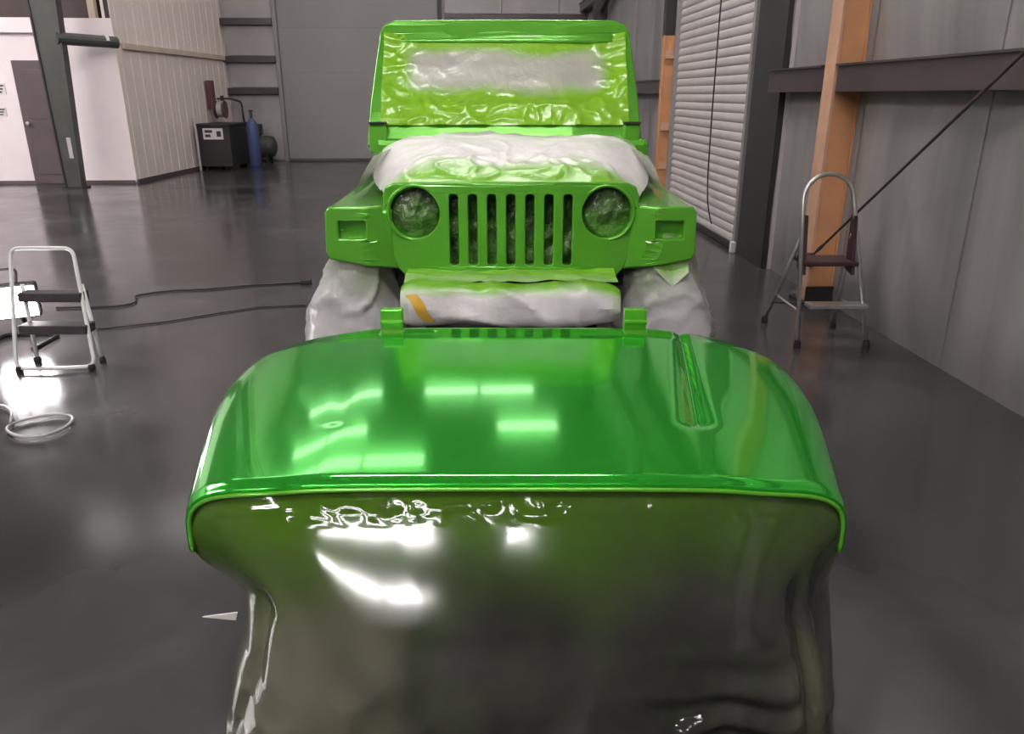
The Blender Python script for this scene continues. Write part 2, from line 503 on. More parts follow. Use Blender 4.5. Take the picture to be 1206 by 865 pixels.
# roller door in the right wall
rd = struct('door_3', boxm((XR - 0.004, 6.8, 0), (XR + 0.03, 9.62, 3.5)), 'dark_steel')
pitch = 0.082
bmv = B()
prof = []
for q in range(7):                                   # one rounded slat profile in (x, z)
    a = PI * (q / 6)
    prof.append((-0.013 * math.sin(a) ** 0.6, pitch * 0.96 * q / 6))
prism(bmv, prof + [(0.012, pitch * 0.96), (0.012, 0)], 6.86, 9.42, 'y')
first = None
for i in range(42):
    if first is None:
        first = struct('slat', bmv, 'slat', rd)
        first.location = (2.385, 0, 0.05)
    else:
        c = first.copy(); COL.objects.link(c); c.location = (2.385, 0, 0.05 + i * pitch); c.parent = rd
struct('bottom_bar', boxm((2.355, 6.84, 0.005), (2.40, 9.44, 0.055)), 'dark_steel', rd)
for y in (6.79, 9.42):
    struct('guide_rail', boxm((2.33, y, 0.0), (2.415, y + 0.06, 3.5)), 'door_grey', rd)
struct('door_stop', boxm((2.30, 6.77, 0.0), (2.345, 6.82, 0.10)), 'label_white', rd, bevel=0.008)
struct('drum_cover', boxm((2.10, 6.75, 3.5), (2.41, 9.5, 3.95)), 'dark_steel', rd, bevel=0.03)
ch = [(2.30, 7.72, 3.6), (2.30, 7.70, 2.2), (2.30, 7.69, 1.2), (2.30, 7.66, 0.62), (2.30, 7.60, 0.36), (2.31, 7.52, 0.22), (2.31, 7.44, 0.16)]
struct('pull_chain', tube(B(), arc_fillet(ch, 0.08, 3), 0.0075, 6), 'black', rd)

# steel columns
def h_column(name, label, x0, x1, y, dy, mat, edge, top=6.0, dark_from=None):
    t = thing(name, label, 'column', ((x0 + x1) / 2, y + dy / 2, 0))
    tops = [(0.03, dark_from or top, mat, edge)] + ([(dark_from, top, 'dark_steel', 'dark_steel')] if dark_from else [])
    for z0, z1, m1, m2 in tops:
        obj('inner_flange', boxm((x0, y, z0), (x0 + 0.02, y + dy, z1)), m2, t, bevel=0.002)
        obj('web', boxm((x0 + 0.02, y + 0.012, z0), (x1 - 0.02, y + 0.028, z1)), m1, t)
        obj('outer_flange', boxm((x1 - 0.02, y, z0), (x1, y + dy, z1)), m1, t, bevel=0.002)
    obj('base_plate', boxm((x0 - 0.03, y - 0.04, 0.0), (x1 - 0.01, y + dy + 0.04, 0.03)), 'dark_steel', t)
    return t
c1 = h_column('steel_column', 'orange painted steel column standing behind the aluminium step ladder', 2.225, 2.412, 4.95, 0.15, 'orange_steel', 'pink_steel')
obj('clip_plate', boxm((2.245, 4.922, 1.37), (2.40, 4.948, 1.49)), 'girt_steel', c1)
obj('footing_wrap', boxm((2.221, 4.936, 0.03), (2.416, 4.949, 0.13)), 'dark_steel', c1, label='dark scuffed foot of the column')
c2 = h_column('steel_column', 'brown orange steel column at the far edge of the roller door', 2.215, 2.412, 9.52, 0.1, 'orange_steel', 'orange_steel', dark_from=2.0)
for z in (0.5, 0.95, 1.75):
    obj('clip_plate', boxm((2.235, 9.495, z), (2.33, 9.515, z + 0.09)), 'pink_steel', c2)
t = thing('steel_column', 'wide black steel jamb column at the near edge of the roller door', 'column', (2.37, 6.44, 0))
obj('web', boxm((2.335, 6.10, 0), (2.415, 6.72, 6.0)), 'dark_steel', t)
obj('edge_strip', boxm((2.385, 6.085, 0), (2.415, 6.10, 6.0)), 'slat', t, label='pale thin edge strip')
# left tapered column
t = thing('steel_column', 'dark tapered steel column leaning in front of the white office wall', 'column', (-6.12, 12.3, 0))
def taper(x0b, x1b, x0t, x1t, y0, y1, zt):
    bm = B()
    v = [bm.verts.new(p) for p in ((x0b, y0, 0.03), (x1b, y0, 0.03), (x1b, y1, 0.03), (x0b, y1, 0.03), (x0t, y0, zt), (x1t, y0, zt), (x1t, y1, zt), (x0t, y1, zt))]
    for f in ((0, 1, 2, 3), (4, 5, 6, 7), (0, 1, 5, 4), (1, 2, 6, 5), (2, 3, 7, 6), (3, 0, 4, 7)): bm.faces.new([v[i] for i in f])
    bmesh.ops.recalc_face_normals(bm, faces=bm.faces); return bm
obj('inner_flange', taper(-6.02, -5.995, -5.76, -5.735, 12.2, 12.36, 6.0), 'green_steel', t)
obj('web', taper(-6.22, -6.02, -6.32, -5.76, 12.22, 12.26, 6.0), 'green_steel', t)
obj('outer_flange', taper(-6.245, -6.22, -6.345, -6.32, 12.2, 12.36, 6.0), 'dark_steel', t)
obj('base_plate', boxm((-6.28, 12.14, 0), (-5.96, 12.42, 0.03)), 'dark_steel', t)
obj('scuff_patch', boxm((-6.10, 12.214, 0.45), (-6.04, 12.219, 0.75)), 'slat', t, label='pale scuffed paint on the web')
obj('brace_pipe', tube(B(), [(-5.98, 12.22, 2.12), (-5.40, 12.86, 2.10)], 0.085, 12), 'green_steel', t)
obj('lit_tip_band', tube(B(), [(-5.53, 12.726, 2.12), (-5.50, 12.76, 2.12)], 0.089, 12), 'label_white', t, label='lit pipe tip, put in as a white band')  # light on the pipe tip put in as a white band

# diagonal rod on the right
t = thing('brace_rod', 'thin dark diagonal tie rod running up from the orange column to the right', 'rod', (2.22, 4.93, 0.27))
p0, p1 = Vector((2.215, 4.93, 0.33)), Vector((2.10, 3.054, 1.503)); p1 = p0 + (p1 - p0) * 2.0
obj('rod', tube(B(), [p0, p1], 0.0075, 8), 'rod', t)
obj('turnbuckle', tube(B(), [p0 + (p1 - p0) * 0.03, p0 + (p1 - p0) * 0.05], 0.011, 8), 'rod', t)
obj('anchor_clip', boxm((2.205, 4.915, 0.27), (2.24, 4.96, 0.36)), 'rod', t)

# ------------------------------------------------------------------ lights of the hall and unseen fill strips
def strip(x, y, hw=0.24, ang=0.0, z=ZC, ln=1.2, group='fluorescent strip lights on the ceiling', label='unseen white strip light with four bare tubes under the hall ceiling, many added as fill'):
    t = thing('strip_light', label, 'light', (x, y, z - 0.09), group=group)
    t.rotation_euler.z = ang
    h = ln / 2
    obj('housing', boxm((x - h, y - hw, z - 0.045), (x + h, y + hw, z)), 'lamp_white', t, bevel=0.006)
    for s in (-0.75 * hw, -0.25 * hw, 0.25 * hw, 0.75 * hw):
        obj('tube', tube(B(), [(x - h + 0.03, y + s, z - 0.066), (x + h - 0.03, y + s, z - 0.066)], 0.019, 10), 'near_glow' if y < -5 else 'fill_tube_glow', t)
    for s in (-1, 1):
        obj('end_cap', boxm((x + s * (h - 0.03) - 0.012, y - hw * 0.95, z - 0.09), (x + s * (h - 0.03) + 0.012, y + hw * 0.95, z - 0.045)), 'lamp_white', t)
def panel_light(x, y, z=ZC, ln=1.2):
    t = thing('panel_light', 'white ceiling panel light with an opal diffuser at the far end of the hall', 'light', (x, y, z - 0.08), group='opal panel lights on the ceiling')
    h = ln / 2
    obj('housing', boxm((x - h, y - 0.24, z - 0.06), (x + h, y + 0.24, z)), 'lamp_white', t, bevel=0.006)
    obj('diffuser', boxm((x - h + 0.02, y - 0.22, z - 0.075), (x + h - 0.02, y + 0.22, z - 0.06)), 'opal_glow', t)
FAR = [(-6.5, 12.3), (-5.27, 12.3), (-4.04, 12.3), (-2.81, 12.3), (-1.58, 12.3), (-4.1, 13.7), (-2.87, 13.7), (0.95, 13.7), (-4.0, 15.7), (-2.77, 15.7), (-0.6, 15.7), (0.63, 15.7)]
NEAR = [(-3.33, -6.5), (-2.54, -6.5), (-1.75, -6.5), (-4.06, -8.1), (-3.10, -8.1), (-2.14, -8.1), (-0.22, -6.5), (-6.2, -3.0), (-7.4, -3.0), (-8.6, -3.0), (-7.0, -4.6), (-8.2, -4.6)]  # farthest rows mirror in the sheet; left ones added to light the vehicle
FILL_STRIPS = [(-8.0, 8.2), (-9.2, 8.2), (-10.4, 8.2), (-9.8, 9.9), (-11.0, 9.9), (-7.2, 6.4), (-8.4, 6.4), (-9.6, 6.4), (-1.5, 7.4), (-0.28, 7.4), (0.94, 7.4), (-1.9, 0.1), (-0.68, 0.1), (0.54, 0.1)]  # unseen strips added as fill for office, roller door, walls and vehicle
for x, y in FAR:
    panel_light(x, y)
for x, y in NEAR + FILL_STRIPS:
    strip(x, y, 0.24 if y > -5 else 0.14, ln=1.2 if y > -5 else (0.40 if x > -1 else 0.78 if y > -7 else 0.95))

# ------------------------------------------------------------------ wall-side clutter at the far left
def Lp(s, o, z): return tuple(L(s, o, z))
t = thing('tool_cabinet', 'black steel cabinet with a white label standing against the ribbed white wall', 'cabinet', Lp(2.9, 0.4, 0))
obj('body', Lbox(B(), 2.35, 3.35, 0.10, 0.72, 0.06, 0.80), 'cabinet', t, bevel=0.01)
obj('top', Lbox(B(), 2.32, 3.38, 0.08, 0.75, 0.80, 0.84), 'cabinet', t, bevel=0.005)
obj('label_plate', Lbox(B(), 2.343, 2.349, 0.22, 0.60, 0.56, 0.76), 'label_white', t, label='white printed label')
for a, b_, z0, z1 in ((0.26, 0.40, 0.68, 0.73), (0.26, 0.36, 0.60, 0.65), (0.48, 0.56, 0.61, 0.71)):
    obj('printed_mark', Lbox(B(), 2.338, 2.343, a, b_, z0, z1), 'ink', t)
for s in (2.45, 3.25):
    for o_ in (0.18, 0.64):
        obj('foot', tube(B(), [L(s, o_, 0), L(s, o_, 0.07)], 0.03, 8), 'black', t)
obj('side_pipe', tube(B(), [L(2.28, 0.12, 0.0), L(2.28, 0.12, 0.72), L(2.3, 0.10, 0.95)], 0.022, 8), 'slat', t)
t = thing('gas_cylinder', 'tall blue gas cylinder beside the black cabinet', 'gas cylinder', Lp(3.05, 0.92, 0))
cx, cy, _ = Lp(3.05, 0.92, 0)
obj('body', lathe(B(), [(0.10, 0), (0.115, 0.02), (0.115, 0.72), (0.10, 0.82), (0.05, 0.90), (0.035, 0.93)], 20, (cx, cy, 0)), 'blue', t, smooth=True)
obj('valve', lathe(B(), [(0.02, 0.93), (0.03, 0.96), (0.03, 1.02), (0.015, 1.05)], 12, (cx, cy, 0)), 'green_steel', t)
obj('hand_wheel', lathe(B(), [(0.02, 1.045), (0.045, 1.05), (0.045, 1.07), (0.02, 1.075)], 12, (cx, cy, 0)), 'black', t)
t = thing('hose_reel', 'red brown hose reel hung on the ribbed wall above the black cabinet', 'hose reel', Lp(3.3, 0.15, 0.95))
obj('bracket', Lbox(B(), 3.18, 3.34, 0.034, 0.16, 1.10, 1.62), 'red_brown', t, bevel=0.02)
cx, cy, cz = Lp(3.30, 0.24, 1.08)
obj('drum', lathe(B(), [(0.05, -0.1), (0.17, -0.1), (0.17, -0.08), (0.10, -0.07), (0.10, 0.07), (0.17, 0.08), (0.17, 0.1), (0.05, 0.1)], 22, (cx, cy, cz), 'x'), 'red_brown', t)
obj('hose_coil', lathe(B(), [(0.10, -0.06), (0.145, -0.05), (0.145, 0.05), (0.10, 0.06)], 22, (cx, cy, cz), 'x'), 'grey_hose', t)
t = thing('air_pipe', 'dark air pipe bending down from the hose reel near the corner', 'pipe', Lp(4.1, 0.12, 0.6))
obj('pipe', tube(B(), arc_fillet([L(3.45, 0.14, 1.28), L(4.1, 0.14, 1.28), L(4.32, 0.30, 1.22), L(4.34, 0.32, 0.55)], 0.07), 0.02, 8), 'green_steel', t, smooth=True)
obj('valve', tube(B(), [L(3.7, 0.14, 1.24), L(3.7, 0.14, 1.34)], 0.035, 8), 'dark_steel', t)
t = thing('compressor', 'dark grey shop compressor on the floor in the far left corner', 'compressor', (-4.62, 16.95, 0))
obj('tank', lathe(B(), [(0.10, -0.45), (0.2, -0.40), (0.22, -0.3), (0.22, 0.3), (0.2, 0.40), (0.10, 0.45)], 20, (-4.62, 16.95, 0.33), 'x'), 'green_steel', t, smooth=True)
obj('motor', boxm((-4.9, 16.82, 0.55), (-4.45, 17.1, 0.78)), 'dark_steel', t, bevel=0.03)
for x in (-4.9, -4.34):
    for y in (16.82, 17.08):
        obj('foot', boxm((x - 0.03, y - 0.03, 0), (x + 0.03, y + 0.03, 0.2)), 'black', t)

# ------------------------------------------------------------------ right step ladder (square to the view)
t = thing('step_ladder', 'aluminium step ladder with a rounded top rail standing in front of the orange column', 'ladder', (1.8, 4.3, 0), skew=True)
def hoop(xl0, xr0, yb, xl1, xr1, yt, zt, n=14):
    cx = (xl1 + xr1) / 2; rx = (xr1 - xl1) / 2; zs = zt - rx
    pts = [(xl0, yb, 0.02)]
    for q in range(n + 1):
        a = PI - PI * q / n
        pts.append((cx + rx * math.cos(a), lerp(yb, yt, (zs + rx * math.sin(a)) / zt), zs + rx * math.sin(a)))
    pts.append((xr0, yb, 0.02)); return pts
obj('side_rail', tube(B(), hoop(1.615, 2.005, 4.12, 1.615, 1.895, 4.33, 0.94), 0.0125, 10), 'alu', t, smooth=True)
for s, (xa, ya, xb, yb) in enumerate(((1.585, 4.62, 1.625, 4.27), (1.965, 4.50, 1.905, 4.28))):
    obj('rear_leg', tube(B(), [(xa, ya, 0.02), (xb, yb, 0.62)], 0.011, 8), 'alu', t, smooth=True)
def tread(z, x0, x1, y0, y1, m):
    return obj('step', boxm((x0, y0, z - 0.012), (x1, y1, z + 0.012)), m, t, bevel=0.004)
tread(0.235, 1.66, 1.985, 4.12, 4.21, 'alu')
obj('platform', boxm((1.63, 4.19, 0.45), (1.93, 4.40, 0.475)), 'maroon', t, bevel=0.006, label='dark maroon top step')
for x0, x1 in ((1.612, 1.66), (1.885, 1.93)):
    obj('hinge_bracket', prism(B(), [(4.20, 0.40), (4.30, 0.42), (4.31, 0.72), (4.265, 0.72)], x0 + 0.012, x0 + 0.03, 'x'), 'maroon', t)
obj('rear_brace', tube(B(), [(1.592, 4.53, 0.16), (1.952, 4.45, 0.16)], 0.009, 8), 'dark_steel', t)
obj('side_brace', tube(B(), [(1.62, 4.16, 0.20), (1.60, 4.50, 0.21)], 0.006, 6), 'alu', t)
obj('side_brace', tube(B(), [(1.985, 4.16, 0.20), (1.95, 4.44, 0.21)], 0.006, 6), 'alu', t)
for x, y in ((1.615, 4.12), (2.005, 4.12), (1.585, 4.62), (1.965, 4.50)):
    obj('foot', lathe(B(), [(0.02, 0), (0.021, 0.02), (0.016, 0.045)], 10, (x, y, 0)), 'black', t)

# ------------------------------------------------------------------ left step stool, leaning on nothing: two treads and rear legs
t = thing('step_stool', 'white framed two step folding stool beside the bright work light', 'step stool', (-2.38, 3.8, 0), skew=True)
fr = arc_fillet([(-2.385, 3.70, 0.022), (-2.55, 3.70, 0.022), (-2.61, 3.95, 0.60), (-2.285, 3.95, 0.60), (-2.165, 3.74, 0.022), (-2.385, 3.70, 0.022)], 0.05)
obj('front_frame', tube(B(), fr, 0.010, 10), 'lamp_white', t, smooth=True)
obj('step', boxm((-2.56, 3.845, 0.335), (-2.232, 3.93, 0.385)), 'tread', t, bevel=0.006)
obj('step', boxm((-2.55, 3.78, 0.18), (-2.20, 3.88, 0.228)), 'tread', t, bevel=0.006)
for xa, xb in ((-2.535, -2.555), (-2.19, -2.245)):
    obj('rear_leg', tube(B(), [(xa, 3.86, 0.02), (xb, 3.90, 0.42)], 0.0105, 8), 'lamp_white', t, smooth=True)
for x, y in ((-2.535, 3.70), (-2.18, 3.735), (-2.535, 3.86), (-2.19, 3.86)):
    obj('foot', lathe(B(), [(0.018, 0), (0.019, 0.02), (0.014, 0.035)], 10, (x, y, 0)), 'black', t)

# ------------------------------------------------------------------ work light on the floor at the left edge
t = thing('work_light', 'glaring halogen work light on a low stand behind the step stool', 'work light', (-2.83, 4.2, 0), skew=True)
R = Matrix.Rotation(math.radians(-22), 3, 'Z') @ Matrix.Rotation(math.radians(12), 3, 'X')
c = Vector((-2.83, 4.2, 0.24))
def wl_box(lo, hi):
    bm = boxm(lo, hi); bmesh.ops.rotate(bm, verts=bm.verts, cent=(0, 0, 0), matrix=Matrix.Rotation(math.radians(28), 3, 'Z')); bmesh.ops.translate(bm, verts=bm.verts, vec=c); return bm
obj('lamp_head', wl_box((-0.13, 0.012, -0.10), (0.13, 0.10, 0.10)), 'black', t, bevel=0.015)
obj('lens', wl_box((-0.115, 0.0, -0.085), (0.115, 0.011, 0.085)), 'halogen', t)
obj('stand', tube(B(), arc_fillet([(-3.0, 4.06, 0.012), (-3.0, 4.34, 0.012), (-2.68, 4.34, 0.012), (-2.68, 4.06, 0.012)], 0.05), 0.012, 8), 'black', t)
obj('stand_post', tube(B(), [(-2.85, 4.34, 0.012), (-2.86, 4.27, 0.20)], 0.012, 8), 'black', t)
obj('handle', tube(B(), arc_fillet([(-2.93, 4.20, 0.33), (-2.93, 4.23, 0.42), (-2.82, 4.28, 0.42), (-2.82, 4.25, 0.33)], 0.03), 0.008, 6), 'black', t)

# cords on the floor
def floor_cord(name, label, cat, pts, r, mat, jig=0.01, plug=None):
    pp = arc_fillet([(x, y, r + 0.002) for x, y in pts], 0.06, 4)
    base = (pts[0][0], pts[0][1], 0)
    t = thing(name, label, cat, base, skew=True)
    obj('cable', tube(B(), pp, r, 6), mat, t, smooth=True)
    if plug:
        x, y = pts[-1]
        obj('plug', boxm((x - 0.02, y - 0.02, 0.0), (x + 0.06, y + 0.02, 0.035)), 'black', t, bevel=0.006)
floor_cord('power_cord', 'dark power cord kinked across the floor ending in a plug', 'cord', [(-3.05, 4.95), (-2.80, 4.97), (-2.62, 5.00), (-2.58, 5.10), (-2.68, 5.28), (-2.5, 5.42), (-2.2, 5.48), (-1.95, 5.60), (-1.58, 5.67)], 0.0065, 'cord', plug=True)
floor_cord('power_cord', 'second thinner dark cord lying nearer on the floor beside the kinked one', 'cord', [(-2.75, 4.42), (-2.50, 4.47), (-2.17, 4.62), (-1.95, 4.80), (-1.70, 4.98), (-1.4, 5.02)], 0.0045, 'cord')
t = thing('hose_loop', 'pale hose lying in an oval loop on the floor in front of the stool', 'hose', (-2.05, 3.0, 0), skew=True)
pts = []
for q in range(40):
    a = 2 * PI * q / 40
    pts.append((-2.035 + 0.125 * math.cos(a), 3.01 + 0.115 * math.sin(a) + 0.015 * math.sin(2 * a), 0.012))
obj('loop', tube(B(), pts, 0.006, 8, closed=True), 'grey_hose', t, smooth=True)
obj('tail', tube(B(), arc_fillet([(-2.16, 3.02, 0.022), (-2.24, 3.16, 0.012), (-2.33, 3.24, 0.012), (-2.6, 3.24, 0.012)], 0.05), 0.006, 8), 'grey_hose', t, smooth=True)

# ------------------------------------------------------------------ the loose hood in the foreground
ZB = 0.52
HOOD_V = np.linspace(0, 1, 201)
_w = np.interp(HOOD_V, [0, 0.15, 0.3, 0.42, 0.57, 0.73, 0.88, 1.0], [0.630, 0.672, 0.710, 0.738, 0.762, 0.773, 0.764, 0.735])
HOOD_W = np.convolve(np.pad(_w, 20, mode='reflect', reflect_type='odd'), np.ones(41) / 41, 'valid')
def hood_section(v, n=400):
    """cross-section polyline of the hood at v (0 near edge, 1 far edge), resampled by arc length"""
    w = float(np.interp(v, HOOD_V, HOOD_W)); drop = lerp(0.152, 0.135, v); e = 2 / 4.8
    zb = ZB + 0.012 * v
    th = np.linspace(-PI / 2, PI / 2, n)
    x = w * np.sign(np.sin(th)) * np.abs(np.sin(th)) ** e
    z = zb + drop * np.abs(np.cos(th)) ** e
    s = np.concatenate([[0], np.cumsum(np.hypot(np.diff(x), np.diff(z)))]); s /= s[-1]
    return s, x, z
HS = {}
def hood_pt(u, v, detail=True):
    k = round(v, 5)
    if k not in HS: HS[k] = hood_section(v)
    s, xs, zs = HS[k]
    x = float(np.interp(u, s, xs)); z = float(np.interp(u, s, zs))
    y = 1.25 + 1.03 * v + 0.040 * sm(0.42, 0.68, abs(x)) * (1 - v) - 0.10 * sm(0.55, 1.0, abs(x) / 0.765) * v ** 3
    if detail:
        z -= 0.007 * (1 - sm(0, 0.03, v)) ** 2                      # rolled near edge
        z -= 0.075 * 1.03 * max(0.0, v - 0.85) * sm(0.85, 0.93, v)                                # far edge falls away
        z += 0.004 * (1 - sm(0.36, 0.52, abs(x)))  # raised centre
        for sgn in (-1, 1):                                          # tapering recess on each side
            a = Vector((0.515 * sgn, 2.30)); b = Vector((0.395 * sgn, 1.53))
            p = Vector((x, y)); t_ = max(0, min(1, (p - a).dot(b - a) / (b - a).length_squared))
            dist = (p - (a + (b - a) * t_)).length
            wd = lerp(0.012, 0.026, t_)
            z -= (0.010 if sgn > 0 else 0.0008) * math.exp(-(dist / wd) ** 2)
    return Vector((x + 0.008, y, z))
NU, NV = 161, 91
def vmap(j): return j
hood = thing('car_hood', 'loose glossy green car hood laid near edge first over the masked stand', 'car hood', (0.015, 1.75, 0), skew=True)
bm, _ = grid(NU, NV, lambda u, v: (hood_pt(u, v ** 1.35), 0))
obj('panel', bm, 'hood_paint', hood, smooth=True, solid=-0.008)
edge = [hood_pt(q / 120, 0) + Vector((0, -0.002, -0.003)) for q in range(121)]
obj('front_lip', tube(B(), edge, 0.0048, 8), 'jeep_paint', hood, smooth=True, label='bright rolled lip along the near edge')
for sg in (0, 1):
    e = [hood_pt(0.004 if sg == 0 else 0.996, q / 40, False) + Vector((0, 0, -0.004)) for q in range(41)]
    obj('side_flange', tube(B(), e, 0.006, 8), 'hood_paint', hood, smooth=True)
for x in (-0.365, 0.375):                                            # hinges at the far edge
    hb = obj('hinge', boxm((x - 0.034, 2.235, 0.655), (x + 0.034, 2.265, 0.738)), 'jeep_paint', hood, bevel=0.004)
    obj('hinge_plate', boxm((x - 0.036, 2.17, 0.664), (x + 0.036, 2.25, 0.675)), 'jeep_paint', hb, bevel=0.003)
    obj('hinge_pin', tube(B(), [(x - 0.0345, 2.232, 0.70), (x + 0.0345, 2.232, 0.70)], 0.008, 10), 'jeep_paint', hb)

# the stand under it, mostly hidden by the sheet
st = thing('panel_stand', 'dark folding panel stand carrying the green hood, mostly hidden by the sheet', 'stand', (0.01, 1.75, 0), skew=True)
for y in (1.45, 2.1):
    obj('cross_bar', tube(B(), [(-0.40, y, 0.605), (0.42, y, 0.605)], 0.022, 10), 'chassis', st)
    for x in (-0.33, 0.35):
        obj('leg', tube(B(), [(x, y, 0.60), (x * 1.1, y + (0.12 if y > 1.8 else -0.05), 0.0)], 0.018, 8), 'chassis', st)

# masking sheet hung from the near edge
LEFT = [(0.66, -0.59), (0.60, -0.556), (0.53, -0.525), (0.436, -0.503), (0.32, -0.512), (0.19, -0.545), (0.0, -0.585)]
RIGHT = [(0.66, 0.645), (0.58, 0.612), (0.53, 0.602), (0.436, 0.602), (0.34, 0.620), (0.19, 0.632), (0.0, 0.66)]
def interp(tab, z):
    zs = [a for a, _ in tab][::-1]; xs = [b for _, b in tab][::-1]
    return float(np.interp(z, zs, xs))
def sheet_pt(u, v):
    top = hood_pt(lerp(0.012, 0.988, u), 0, True)
    top = top + Vector((0, 0.004, -0.008))
    z = lerp(top.z, 0.012, v)
    xl, xr = interp(LEFT, z) * 1.09, interp(RIGHT, z) * 1.07
    c = (xl + xr) / 2; h = (xr - xl) / 2
    a = (u - 0.5) * 2
    sq = math.copysign(abs(a) ** 0.9, a)
    x_t = top.x; x_b = c + h * sq
    k = sm(0.0, 0.30, v)
    x = lerp(x_t, x_b, k)
    ctr = 1 - abs(a) ** 10
    d_ = top.z - z
    q_ = max(0.0, min(d_, 0.5) - 0.2)
    fall = (0.66 * min(d_, 0.2) + 0.66 * (q_ - q_ * q_ / 0.6)) * ctr
    y = top.y - fall + 0.04 * abs(a) ** 6 * k
    amp = sm(0.0, 0.12, v)
    low = 0.02 + 0.98 * sm(0.38, 0.80, v + 0.25 * sm(0.2, 0.8, abs(a)))
    s1 = nz((a * 1.7, v * 1.3, 3.0)) * 0.022 * low
    s2 = (ridge((a * 3.2 + v * 1.3, v * 2.0, 9.0)) ** 3) * 0.012 * low
    s3 = nz((a * 7, v * 7, 1.0)) * 0.007 * low
    rt = sm(0.10, 0.4, a) * (1 - sm(0.70, 0.8, a)) * sm(0.25, 0.5, v)
    s4 = 0.006 * rt * math.sin(70 * v + 4 * nz((a * 5, v * 3, 5)) + 3 * a)      # sagging cross folds on the right
    s5 = -0.035 * math.exp(-((a - 0.78) / 0.035) ** 2) * sm(0.15, 0.4, v)      # deep upright fold at the right
    s6 = -0.035 * math.exp(-((a + 0.80 + 0.12 * v) / 0.04) ** 2) * sm(0.2, 0.35, v)
    s7 = (0.009 * max(0, ridge((a * 2.6 + v * 1.6, v * 3.6 - a * 1.2, 12.0))) ** 5 + 0.004 * max(0, ridge((a * 6 - v * 3, v * 7 + a * 2, 5.0))) ** 4) * sm(0.42, 0.68, v)
    y -= amp * (s7 + s1 + s2 + s3 + s4 + s5 + s6)
    y -= 0.0028 * max(0, ridge((a * 14, v * 26, 4.0))) ** 3 * sm(0.005, 0.02, v) * (1 - sm(0.05, 0.085, v))
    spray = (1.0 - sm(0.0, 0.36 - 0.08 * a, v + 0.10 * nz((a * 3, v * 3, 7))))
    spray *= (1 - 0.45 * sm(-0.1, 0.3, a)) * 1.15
    return Vector((x, y, z)), spray
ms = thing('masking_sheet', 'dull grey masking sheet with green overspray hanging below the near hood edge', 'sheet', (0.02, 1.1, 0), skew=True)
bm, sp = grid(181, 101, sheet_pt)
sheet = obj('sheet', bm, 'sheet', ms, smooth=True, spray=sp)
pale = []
for j in range(101):                       # paler paper sides, lamp and back light put into the colour; dark film between
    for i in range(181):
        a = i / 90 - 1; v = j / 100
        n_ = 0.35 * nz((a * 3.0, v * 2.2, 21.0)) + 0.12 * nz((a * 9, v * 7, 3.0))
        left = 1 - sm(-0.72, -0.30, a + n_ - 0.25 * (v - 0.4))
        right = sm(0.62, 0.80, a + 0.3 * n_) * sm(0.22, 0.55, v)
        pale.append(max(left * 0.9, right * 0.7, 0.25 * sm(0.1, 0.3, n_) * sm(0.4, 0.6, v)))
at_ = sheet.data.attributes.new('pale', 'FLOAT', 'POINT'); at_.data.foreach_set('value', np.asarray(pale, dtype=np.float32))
obj('loose_corner', prism(B(), [(-0.565, 0.452), (-0.50, 0.462), (-0.505, 0.445)], 1.16, 1.163, 'y'), 'label_white', ms, label='white torn corner poking out at the left')

# ------------------------------------------------------------------ the masked off-road vehicle
JX = -0.005
jp = thing('off_road_vehicle', 'green off road vehicle with seven slot grille, masked in paper and film', 'car', (JX, 4.4, 0), skew=True)
YG = 3.2
def gf(a, b, c): return Vector((a + JX, YG + 0.02 + (b - 0.62) * 0.045 + 0.10 * (abs(a) / 0.53) ** 2.5 * 0.35 - c, b))
outline = [(-0.44, 0.615), (0.44, 0.615), (0.478, 0.655), (0.528, 0.80), (0.532, 0.95), (0.518, 0.985), (0.485, 1.0), (0.25, 1.006), (-0.25, 1.006), (-0.485, 1.0), (-0.518, 0.985), (-0.532, 0.95), (-0.528, 0.80), (-0.478, 0.655)]
def dense(poly, step=0.03):
    out = []
    for a, b in zip(poly, poly[1:] + poly[:1]):
        n = max(1, int(math.hypot(b[0] - a[0], b[1] - a[1]) / step))
        out += [(lerp(a[0], b[0], q / n), lerp(a[1], b[1], q / n)) for q in range(n)]
    return out
slots = [rrect(-0.2385 + 0.0795 * q - 0.0245, 0.662, -0.2385 + 0.0795 * q + 0.0245, 0.967, 0.018) for q in range(7)]
lamps = [circ(s * 0.402, 0.884, 0.110) for s in (-1, 1)]
g = obj('grille', plate(dense(outline), [dense(s, 0.06) for s in slots] + lamps, 0.03, 0.006, gf), 'jeep_paint', jp)
for p in g.data.polygons: p.use_smooth = False
for s in (-1, 1):                                                     # headlight openings: ring and crumpled film
    ctr = gf(s * 0.402, 0.884, 0.018)
    ring = [ctr + Vector((0.113 * math.cos(2 * PI * q / 40), 0.0, 0.113 * math.sin(2 * PI * q / 40))) for q in range(40)]
    hr = obj('headlight_ring', tube(B(), ring, 0.008, 8, closed=True), 'jeep_paint', g, smooth=True)
    def hl(u, v, s=s):
        a = 2 * PI * u; r = 0.112 * v
        bul = 0.028 * (1 - v * v)
        cr = 0.022 * ridge((r * math.cos(a) * 9 + s, r * math.sin(a) * 9, s * 2.0)) * (1 - v ** 4) + 0.012 * nz((r * math.cos(a) * 30, r * math.sin(a) * 30, s * 4.0)) * (1 - v ** 4)
        return Vector((JX + s * 0.402 + r * math.cos(a), YG + 0.075 - bul - cr, 0.884 + r * math.sin(a))), max(0, min(1, 0.45 - 5 * r * math.sin(a) + 0.3 * nz((r * 20, a, s))))
    bm, sp = grid(48, 16, hl, closed_u=True)
    obj('headlight_mask', bm, 'crinkle', g, smooth=True, spray=sp)
